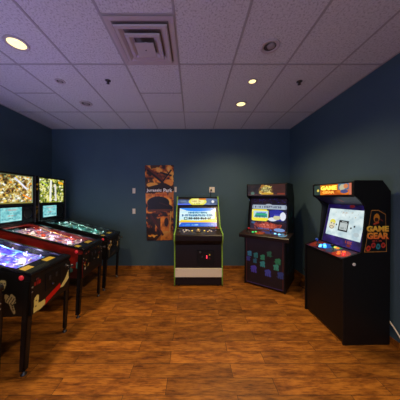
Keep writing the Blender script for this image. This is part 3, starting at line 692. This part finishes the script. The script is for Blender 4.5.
mc = Canvas(140, 30, (.30, .38, .52)); mc.mottle(8, 3, 71, [(0, (.16, .20, .30)), (.6, (.32, .42, .60)), (1, (.45, .55, .72))]); mc.rect(0, 0, .33, .2, (.35, .45, .95))
mc.rect(0, .8, .7, 1, (.12, .08, .06)); mc.ell(.5, .5, .22, .62, (.92, .90, .35)); mc.ell(.5, .52, .17, .40, (.98, .96, .62)); mc.words(.36, .48, .64, .68, (.70, .35, .15), 5); mc.words(.42, .15, .58, .34, (.6, .5, .1), 9)
mc.ell(.62, .9, .1, .15, (.85, .45, .1)); mc.ell(.88, .5, .035, .2, (.92, .94, .95)); mc.words(.08, .4, .22, .6, (.5, .58, .7), 3)
mc.panel('marquee', ((-iw, .550, 1.374), (iw, .550, 1.374), (-iw, .584, 1.500), (iw, .584, 1.500)), M['screen'], t, .004)
B().prism([(.556, 1.368), (.592, 1.508), (.62, 1.525), (.69, 1.525), (.70, 1.50), (.70, .70), (.61, .70), (.61, 1.368)], -iw, iw).build('upper_body', M['black'], t)
# coin door, kick panel, feet
cd = B().box(-.02, .27, .008, .034, .36, .60, .002).build('coin_door', M['black'], t)
B().lathe([(.022, 0), (.020, .01), (0, .011)], 16, (.03, .010, .575), '-y').build('lock', M['dark_steel'], cd)
B().lathe([(.014, 0), (.012, .01), (0, .011)], 14, (.065, .010, .50), '-y').build('return_button', M['dark_steel'], cd)
label(B().box(.134, .150, -.002, .012, .475, .525, .002).build('coin_slot', M['redhot'], cd), 'glowing red coin slot')
for zz in (.535, .475): label(B().box(.180, .202, -.002, .012, zz-.014, zz+.014, .004).build('coin_button', M['dimred'] if zz < .5 else M['yellow'], cd), 'small lit coin button')
kp = B().prism([(-.012, .16), (-.012, .165), (.0, .30), (.03, .305), (.03, .16)], -iw, iw, 0).build('kick_panel', M['silver'], t); label(kp, 'dull silver kick panel')
for s in (-1, 1):
    B().lathe([(.02, 0), (.02, .008), (.012, .02), (0, .02)], 12, (s*(iw-.06), .04, 0)).build('foot', M['rubber'], t)
for s in (-1, 1):
    B().lathe([(.008, 0), (.006, .004), (0, .005)], 8, (s*(iw-.03), -.009, .28), '-y').build('screw', M['yellow'], kp)

# ---- right of it: angled machine with printed blob art
ang = -math.radians(38)
t = thing('arcade_machine', 'dark angled corner arcade machine with blue green shapes on its front panel', 'arcade machine', (1.19, 3.234, 0), ang)
hw = .325
prof = [(0, 0), (.72, 0), (.72, 1.52), (.56, 1.765), (.13, 1.765), (.10, 1.74), (.10, 1.56), (.13, 1.53), (.27, 1.47), (.20, .98), (.02, .90), (0, .88)]
for s in (-1, 1):
    sp = B().prism(prof, s*hw-.010, s*hw+.010, .003).build('side_panel', M['black'], t)
    sc_ = Canvas(60, 130, (.03, .028, .035)); sc_.spatter(34, 77, [(.10, .38, .36), (.08, .24, .32), (.20, .16, .36)], .012, .04, (.1, .15, .9, .95))
    x = s*(hw+.0125)
    if s > 0: sc_.panel('side_decal', ((x, .02, .05), (x, .70, .05), (x, .22, 1.45), (x, .70, 1.45)), M['print'], t, .001)
    else: sc_.panel('side_decal', ((x, .70, .05), (x, .02, .05), (x, .70, 1.45), (x, .22, 1.45)), M['print'], t, .001)
iw = hw-.012
B().box(-iw, iw, .012, .70, .03, .84).build('lower_body', M['black'], t)
fc = Canvas(120, 150, (.10, .075, .11)); fc.mottle(5, 6, 81, [(0, (.07, .05, .085)), (1, (.15, .10, .14))])
for e in ((.025, .975, (.35, .16, .12)),):
    fc.rect(.02, .015, .98, .025, (.32, .22, .45)); fc.rect(.02, .015, .035, .985, (.34, .16, .16)); fc.rect(.965, .015, .98, .985, (.36, .15, .12)); fc.rect(.02, .975, .98, .985, (.30, .15, .15))
def blob(u, v_, s_, c):
    fc.ell(u-.01, v_, .068*s_, .030*s_, c); fc.ell(u+.015, v_+.014, .042*s_, .026*s_, c); fc.spatter(9, int(u*999), [c, tuple(k*.6 for k in c)], .006, .016, (u-.07*s_, v_-.07*s_, u+.07*s_, v_+.03))
    for k in (-.8, -.1, .6): fc.line(u+k*.05*s_, v_, u+k*.062*s_, v_-.07*s_, .014*s_, c)
for (x, y, s_, c) in ((88, 128, .9, (.25, .60, .72)), (80, 155, .8, (.24, .26, .60)), (127, 135, .9, (.20, .58, .58)), (122, 165, .8, (.16, .42, .55)), (115, 205, 1.25, (.32, .28, .78)),
                      (168, 143, .9, (.22, .64, .48)), (168, 178, 1, (.22, .62, .66)), (206, 122, .9, (.20, .52, .40)), (198, 222, 1.2, (.28, .32, .74)), (254, 157, 1, (.20, .60, .42)), (244, 190, 1, (.26, .66, .58)), (268, 230, 1.1, (.20, .28, .58))):
    u = (x-62)/222.; bot = 278+(x-62)/222.*48; top = 45; v_ = (bot-y)/(bot-top)
    blob(u, v_, s_, c)
fc.panel('front_panel', ((-iw, .008, .03), (iw, .008, .03), (-iw, .008, .84), (iw, .008, .84)), M['print'], t, .004)
dk = B().prism([(-.12, .835), (-.125, .885), (-.11, .90), (.16, .935), (.22, .935), (.20, .85), (.05, .835)], -hw-.06, hw+.09, .004).build('control_deck', M['maroon'], t)
oc = Canvas(120, 46, (.10, .04, .04)); oc.mottle(9, 5, 83, [(0, (.03, .02, .03)), (.5, (.10, .04, .04)), (1, (.30, .12, .06))]); oc.ell(.55, .8, .16, .3, (.10, .25, .60)); oc.ell(.85, .5, .08, .35, (.35, .60, .85)); oc.ell(.4, .5, .1, .3, (.65, .25, .08))
oc.panel('deck_overlay', ((-hw-.05, -.105, .902), (hw+.08, -.105, .902), (-hw-.05, .15, .9345), (hw+.08, .15, .9345)), M['print'], dk, .001)
dz2 = lambda y: .9152+y*.1275
T2 = math.atan(.1275)
joystick(dk, -.25, .0, dz2(0), M['red'], T2); joystick(dk, .12, .0, dz2(0), M['blue'], T2)
for k, (x, y, m) in enumerate(((-.19, .02, 'greenlit'), (-.15, .05, 'greenlit'), (-.10, .02, 'dimred'), (-.05, .05, 'dimred'), (.0, .02, 'dimred'), (.17, .06, 'cyanlit'), (.20, .02, 'blue'), (.235, .05, 'cyanlit'), (.27, .01, 'blue'), (.32, .05, 'dimred'))):
    label(button('button', dk, x, y, dz2(y), M[m], T2), 'lit arcade button')
# bezel with glowing lower art and screen
B().prism([(.19, .93), (.225, .92), (.33, 1.50), (.26, 1.50)], -iw, iw).build('bezel', M['black'], t)
def b2(f, off=.004): return (.19+.07*f-off, .93+.57*f)
bc = Canvas(120, 130, (.10, .07, .11)); bc.mottle(8, 8, 85, [(0, (.05, .035, .06)), (.6, (.14, .08, .12)), (1, (.22, .11, .14))])
bc.spatter(40, 86, [(.25, .22, .62), (.2, .15, .45), (.1, .1, .3)], .008, .02, (.02, .88, .98, 1))
bc.ell(.5, .165, .34, .10, (.42, .14, .08)); bc.ell(.5, .165, .26, .070, (.62, .24, .12)); bc.words(.30, .18, .70, .225, (.85, .60, .50), 5); bc.words(.28, .105, .72, .15, (.75, .40, .32), 6)
bc.spatter(18, 87, [(.65, .25, .12), (.55, .2, .1), (.3, .1, .1)], .02, .05, (.12, .08, .88, .26)); bc.rect(.0, 0, 1, .05, (.30, .14, .10)); bc.ell(.1, .24, .06, .03, (.18, .36, .55)); bc.words(.25, .06, .55, .09, (.3, .5, .8), 8)
bc.ell(.82, .07, .14, .05, (.45, .6, .85))
a, b_ = b2(.0), b2(1.0)
bc.panel('bezel_art', ((-iw+.004, *a), (iw-.004, *a), (-iw+.004, *b_), (iw-.004, *b_)), canvas_mat('faintly_backlit_art', .45, .6, .3), t, .002)
sc = Canvas(140, 84, (.06, .06, .12)); sc.mottle(6, 5, 91, [(0, (.05, .05, .12)), (1, (.14, .14, .26))])
sc.rect(.03, .70, .97, .93, (.66, .72, .78)); sc.ell(.5, .90, .1, .09, (.62, .66, .72)); sc.ell(.03, .81, .03, .11, (.55, .60, .66)); sc.ell(.97, .81, .03, .11, (.55, .60, .66)); sc.words(.09, .76, .88, .87, (.10, .12, .28), 4)
sc.rect(.0, .10, .50, .62, (.96, .90, .22)); sc.rect(.04, .04, .46, .68, (.96, .90, .22)); sc.ell(.05, .10, .05, .06, (.96, .90, .22)); sc.ell(.05, .62, .05, .06, (.96, .90, .22)); sc.rect(.06, .22, .49, .60, (.72, .86, .88)); sc.poly([(.06, .6), (0, .68), (0, .5)], (.98, .96, .55)); sc.poly([(.08, .25), (.14, .46), (.30, .52), (.46, .44), (.47, .25)], (.18, .55, .50))
sc.words(.10, .22, .45, .32, (.12, .25, .40), 5); sc.line(.12, .40, .44, .42, .025, (.15, .75, .45)); sc.line(.15, .48, .42, .50, .02, (.25, .40, .85))
sc.poly([(.52, .62), (.75, .70), (.90, .62), (.98, .35), (.92, .10), (.62, .08), (.55, .3)], (.14, .16, .58)); sc.ell(.62, .16, .12, .10, (.86, .88, .92)); sc.ell(.90, .34, .08, .22, (.88, .90, .95)); sc.ell(.74, .26, .10, .12, (.80, .78, .62)); sc.rect(.66, .36, .82, .44, (.24, .26, .70))
f0, f1_ = b2(.285, .008), b2(.84, .008)
sc.panel('screen', ((-iw+.032, *f0), (iw-.004, *f0), (-iw+.032, *f1_), (iw-.004, *f1_)), M['screen'], t, .003)
B().prism([(.115, 1.55), (.115, 1.745), (.14, 1.758), (.56, 1.758), (.71, 1.52), (.71, .85), (.34, .93), (.34, 1.50), (.26, 1.50), (.15, 1.54)], -iw, iw).build('upper_body', M['black'], t)
mq = Canvas(120, 36, (.12, .08, .08)); mq.mottle(7, 3, 95, [(0, (.05, .05, .06)), (.5, (.14, .12, .11)), (1, (.26, .14, .11))]); mq.put(mq.U > .62, (.30, .12, .09), .6); mq.rect(.02, .05, .98, .10, (.35, .20, .12))
mq.ell(.5, .5, .19, .44, (.36, .25, .12)); mq.spatter(60, 12, [(.80, .66, .28), (.70, .45, .15), (.90, .82, .45)], .05, .13, (.36, .2, .64, .88)); mq.ell(.5, .55, .12, .24, (.42, .40, .24), .8); mq.words(.40, .58, .60, .74, (.85, .82, .50), 5); mq.words(.38, .38, .62, .52, (.80, .78, .50), 7); mq.rect(.38, .10, .70, .26, (.80, .62, .16)); mq.ell(.14, .22, .05, .15, (.30, .42, .36)); mq.rect(.80, .10, .98, .22, (.50, .18, .10))
mq.panel('marquee', ((-iw, .108, 1.555), (iw, .108, 1.555), (-iw, .108, 1.745), (iw, .108, 1.745)), M['screen'], t, .004)
# cable behind it
tag(B().tube([(1.93, 3.36, .30), (1.96, 3.32, .2), (1.965, 3.25, .06), (1.94, 3.18, .008), (1.88, 3.20, .007), (1.84, 3.3, .007), (1.90, 3.42, .007), (1.99, 3.52, .007)], .006).build('power_cord', M['maroon']),
    'dark cord curled on the floor between the two right hand arcade machines', 'cord')

# ---- near right: GAME GEAR machine
t = thing('arcade_machine', 'large black arcade machine at the right with big orange lettering on its side', 'arcade machine', (1.545, 2.318, 0), -PI/2+math.radians(1.2))
hw = .322
def arc(c, r, a0, a1, n=6): return [(c[0]+r*math.cos(math.radians(a0+(a1-a0)*k/n)), c[1]+r*math.sin(math.radians(a0+(a1-a0)*k/n))) for k in range(n+1)]
prof = [(0, 0), (.49, 0), (.505, 1.59), (.416, 1.704), (.125, 1.704), (.112, 1.69), (.112, 1.545), (.122, 1.535), (.165, 1.515), (.205, 1.475), (.235, 1.43), (.242, 1.39), (.205, 1.02), (.195, .955), (.0, .895)]
for s in (-1, 1):
    sp = B().prism(prof, s*hw-.009, s*hw+.009, .003).build('side_panel', M['black'], t)
    B().lathe([(.017, 0), (.017, .005), (.012, .009), (0, .010)], 14, (s*(hw+.0095), .112, .835), 'x' if s > 0 else '-x').build('side_button', M['white'], sp)
iw = hw-.010
B().box(-iw, iw, .016, .475, .03, .865).build('lower_body', M['black'], t)
B().prism([(.135, 1.535), (.122, 1.55), (.122, 1.694), (.41, 1.694), (.494, 1.585), (.485, .865), (.36, .90), (.37, 1.44), (.28, 1.46), (.20, 1.51)], -iw, iw).build('upper_body', M['black'], t)
dk = B().prism([(.006, .868), (.004, .884), (.19, .940), (.24, .945), (.35, .90), (.35, .868)], -iw, iw).build('control_deck', M['black_gloss'], t)
oc = Canvas(120, 40, (.10, .06, .14)); oc.mottle(9, 4, 101, [(0, (.06, .05, .16)), (.5, (.22, .10, .20)), (1, (.55, .22, .10))])
oc.ell(.14, .45, .12, .4, (.45, .15, .12)); oc.ell(.36, .6, .14, .35, (.10, .35, .80)); oc.rect(.5, .65, .66, .95, (.15, .55, .25)); oc.ell(.60, .4, .10, .3, (.20, .25, .40)); oc.ell(.82, .4, .15, .42, (.62, .16, .07)); oc.words(.7, .35, .95, .5, (.85, .35, .12), 4); oc.words(.08, .4, .22, .52, (.75, .3, .2), 4)
oc.panel('deck_overlay', ((-iw+.003, .010, .8870), (iw-.003, .010, .8870), (-iw+.003, .188, .9405), (iw-.003, .188, .9405)), canvas_mat('glossy_glowing_deck_print', .25, 1, .3), dk, .001)  # printed overlay given a slight glow of its own to brighten it
T3 = math.atan(.30); dz3 = lambda y: .8845+y*.3
joystick(dk, -.20, .10, dz3(.10), M['blue'], T3); joystick(dk, .10, .08, dz3(.08), M['black'], T3)
for x, y, m in ((-.15, .10, 'bluelit'), (-.12, .07, 'cyanlit'), (-.09, .11, 'cyanlit'), (-.13, .135, 'bluelit'), (-.06, .09, 'bluelit'), (-.0, .15, 'greenlit'), (.035, .15, 'yellowlit'), (.07, .15, 'orangelit'),
                (.16, .09, 'orangelit'), (.19, .06, 'orangelit'), (.22, .10, 'redlit'), (.19, .125, 'orangelit'), (.25, .07, 'redlit')):
    label(button('button', dk, x, y, dz3(y), M[m], T3, .014), 'lit arcade button')
# bezel and screen
B().prism([(.225, .946), (.26, .94), (.365, 1.44), (.325, 1.44)], -iw, iw).build('bezel', M['black_gloss'], t)
def b3_(f, off=.004): return (.225+.10*f-off, .946+.494*f)
bc = Canvas(120, 100, (.09, .06, .20)); bc.mottle(6, 5, 103, [(0, (.09, .06, .22)), (.6, (.18, .12, .45)), (1, (.28, .20, .60))]); bc.words(.62, .10, .78, .16, (.65, .30, .15), 5); bc.ell(.70, .06, .05, .03, (.45, .15, .12))
bc.ell(.62, .955, .06, .035, (.55, .12, .14)); bc.rect(.0, 0, .02, 1, (.25, .3, .2))
a, b_ = b3_(0), b3_(1)
bc.panel('bezel_art', ((-iw+.003, *a), (iw-.003, *a), (-iw+.003, *b_), (iw-.003, *b_)), canvas_mat('glowing_purple_bezel_print', .30, 1, .3), t, .002)  # bezel print also emits, lifting its purple without a lamp
hc = Canvas(60, 16, (.10, .07, .22)); hc.words(.5, .35, .68, .75, (.6, .14, .14), 6)
hc.panel('speaker_hood', ((-iw+.003, .318, 1.434), (iw-.003, .318, 1.434), (-iw+.003, .140, 1.530), (iw-.003, .140, 1.530)), M['print'], t, .003)
sc = Canvas(150, 100, (.80, .84, .84)); sc.mottle(5, 4, 105, [(0, (.66, .76, .80)), (.5, (.82, .89, .90)), (1, (.92, .97, .97))])
sc.spatter(14, 106, [(.70, .66, .55), (.68, .72, .74)], .015, .03, (.05, .7, .95, .95)); sc.words(.42, .84, .60, .90, (.75, .58, .45), 4)
sc.ell(.17, .50, .09, .10, (.90, .86, .35)); sc.ell(.16, .36, .10, .13, (.88, .84, .72)); sc.ell(.13, .45, .015, .025, (.2, .2, .2)); sc.ell(.22, .43, .015, .025, (.2, .2, .2)); sc.ring(.16, .30, .06, .05, .2, (.45, .42, .40)); sc.ell(.30, .42, .018, .035, (.1, .1, .12))
sc.rect(.37, .22, .64, .60, (.07, .08, .10)); sc.rect(.40, .27, .61, .52, (.72, .76, .76)); sc.words(.42, .30, .59, .36, (.45, .5, .5), 5); sc.line(.45, .55, .58, .55, .01, (.8, .85, .85))
sc.ell(.72, .38, .02, .035, (.1, .1, .12)); sc.ell(.80, .45, .02, .035, (.1, .1, .12)); sc.ell(.88, .2, .07, .07, (.70, .76, .78))
f0, f1_ = b3_(.20, .008), b3_(.88, .008)
sc.panel('screen', ((-.256, *f0), (.262, *f0), (-.256, *f1_), (.262, *f1_)), M['screen'], t, .003)
# marquee
mq = Canvas(130, 36, (.85, .30, .06)); mq.mottle(6, 3, 107, [(0, (.60, .22, .05)), (.5, (.88, .45, .08)), (1, (.95, .66, .14))])
mq.rect(0, 0, .20, 1, (.16, .24, .22)); mq.ell(.13, .45, .035, .13, (.95, .85, .35)); mq.rect(.20, .50, .70, .98, (.80, .42, .07)); mq.rect(.70, .45, .95, 1, (.30, .44, .55)); mq.ell(.80, .65, .07, .28, (.75, .72, .60)); mq.ell(.88, .75, .05, .2, (.85, .5, .3)); mq.ell(.84, .3, .09, .16, (.28, .30, .50)); mq.rect(.95, 0, 1, 1, (.80, .45, .35))
q = mq.panel('marquee', ((-iw+.012, .116, 1.556), (iw-.02, .116, 1.556), (-iw+.012, .116, 1.680), (iw-.02, .116, 1.680)), M['screen'], t, .004)
M['sign_yellow'] = mat('lit_yellow_lettering', (.8, .7, .1), .4, emit=(.98, .86, .08), es=1.0, vary=.05)
M['sign_orange'] = mat('lit_orange_lettering', (.8, .4, .1), .4, emit=(.90, .42, .06), es=.9, vary=.05)
lettering('marquee_lettering', 'GAME', M['sign_yellow'], (-.165, .113, 1.614), (1, 0, 0), (0, 0, 1), .265, .052, q, .002, .05)
lettering('marquee_lettering', 'GEAR', M['sign_orange'], (-.135, .113, 1.572), (1, 0, 0), (0, 0, 1), .20, .030, q, .002, .04)
# side art (the near side, which faces the viewpoint)
X0 = hw+.0105
def pt(x, y, Y=2.0):     # photograph position on the near side -> local depth and height
    return ((x-192.5)/193*1.985-1.538, EYE+(197-y)/193*1.985)
sd = Canvas(90, 150, (.035, .04, .05)); 
sd.line(.03, .02, .97, .02, .008, (.75, .50, .20)); sd.line(.03, .02, .03, .96, .008, (.75, .50, .20)); sd.line(.97, .02, .97, .90, .008, (.75, .50, .20)); sd.line(.03, .96, .5, .98, .008, (.75, .50, .20)); sd.line(.5, .98, .97, .90, .008, (.75, .50, .20))
for (u, v_, c) in ((.17, .10, (.85, .25, .14)), (.38, .17, (.75, .20, .18)), (.60, .14, (.18, .55, .62)), (.83, .17, (.80, .24, .18))):
    sd.ell(u, v_, .10, .065, c); sd.ell(u, v_, .05, .03, tuple(k*.55 for k in c))
sd.words(.3, .255, .75, .285, (.85, .28, .18), 5)
sd.ell(.42, .80, .18, .10, (.92, .58, .14), .9); sd.ell(.42, .76, .12, .05, (.25, .10, .06)); sd.line(.30, .66, .55, .70, .02, (.75, .26, .14)); sd.line(.62, .78, .80, .74, .012, (.45, .16, .10)); sd.words(.35, .62, .62, .645, (.4, .12, .1), 3)
a = pt(363, 253); b_ = pt(386.8, 252.5); c_ = pt(370.6, 208.8); d_ = pt(385.5, 210.5)
dec = sd.panel('side_art', ((X0, *a), (X0, *b_), (X0, *c_), (X0, *d_)), M['print'], t, .001)
def grad_mat(name, c0, c1, z0, z1):
    m = mat(name, c0, .5); nt = m.node_tree; bs = nt.nodes['Principled BSDF']
    tc = nt.nodes.new('ShaderNodeTexCoord'); sx = nt.nodes.new('ShaderNodeSeparateXYZ'); mr = nt.nodes.new('ShaderNodeMapRange'); mr.inputs['From Min'].default_value = z0; mr.inputs['From Max'].default_value = z1
    mx = nt.nodes.new('ShaderNodeMix'); mx.data_type = 'RGBA'; mx.inputs['A'].default_value = (*c0, 1); mx.inputs['B'].default_value = (*c1, 1)
    nt.links.new(tc.outputs['Object'], sx.inputs[0]); nt.links.new(sx.outputs['Z'], mr.inputs['Value']); nt.links.new(mr.outputs[0], mx.inputs['Factor']); nt.links.new(mx.outputs['Result'], bs.inputs['Base Color'])
    return m
g0 = pt(365.6, 231.8); g1 = pt(388.4, 226); h0 = pt(366, 239.3); h1 = pt(388.6, 232.6)
mg = grad_mat('orange_to_yellow_print', (.95, .15, .03), (1, .68, .06), h0[1], g1[1])
lettering('side_lettering', 'GAME', mg, (X0+.0005, g0[0], g0[1]), (0, 1, 0), (0, 0, 1), g1[0]-g0[0], g1[1]-g0[1], dec, .002, .05)
lettering('side_lettering', 'GEAR', mg, (X0+.0005, h0[0], h0[1]), (0, 1, 0), (0, 0, 1), h1[0]-h0[0], h1[1]-h0[1], dec, .002, .05)

# ------------------------------------------------------------------ world, camera, view
w = bpy.data.worlds.new('arcade_ambience'); bpy.context.scene.world = w; w.use_nodes = True
w.node_tree.nodes['Background'].inputs[0].default_value = (.38, .45, .68, 1); w.node_tree.nodes['Background'].inputs[1].default_value = 1.25
cam = bpy.data.cameras.new('camera'); co = bpy.data.objects.new('camera', cam); C.objects.link(co)
co.location = (0, 0, EYE); co.rotation_euler = (PI/2, 0, 0)
cam.sensor_width = 36; cam.lens = 36*193/400; cam.shift_x = 7.5/400; cam.shift_y = -3/400; cam.clip_start = .05
bpy.context.scene.camera = co
sn = bpy.context.scene
sn.view_settings.view_transform = 'Standard'; sn.view_settings.look = 'None'; sn.view_settings.gamma = 1; sn.view_settings.use_curve_mapping = False
sn.view_settings.exposure = 0
sn.cycles.use_denoising = True; sn.cycles.max_bounces = 8; sn.cycles.diffuse_bounces = 5; sn.cycles.transparent_max_bounces = 12
sn.cycles.sample_clamp_indirect = 4
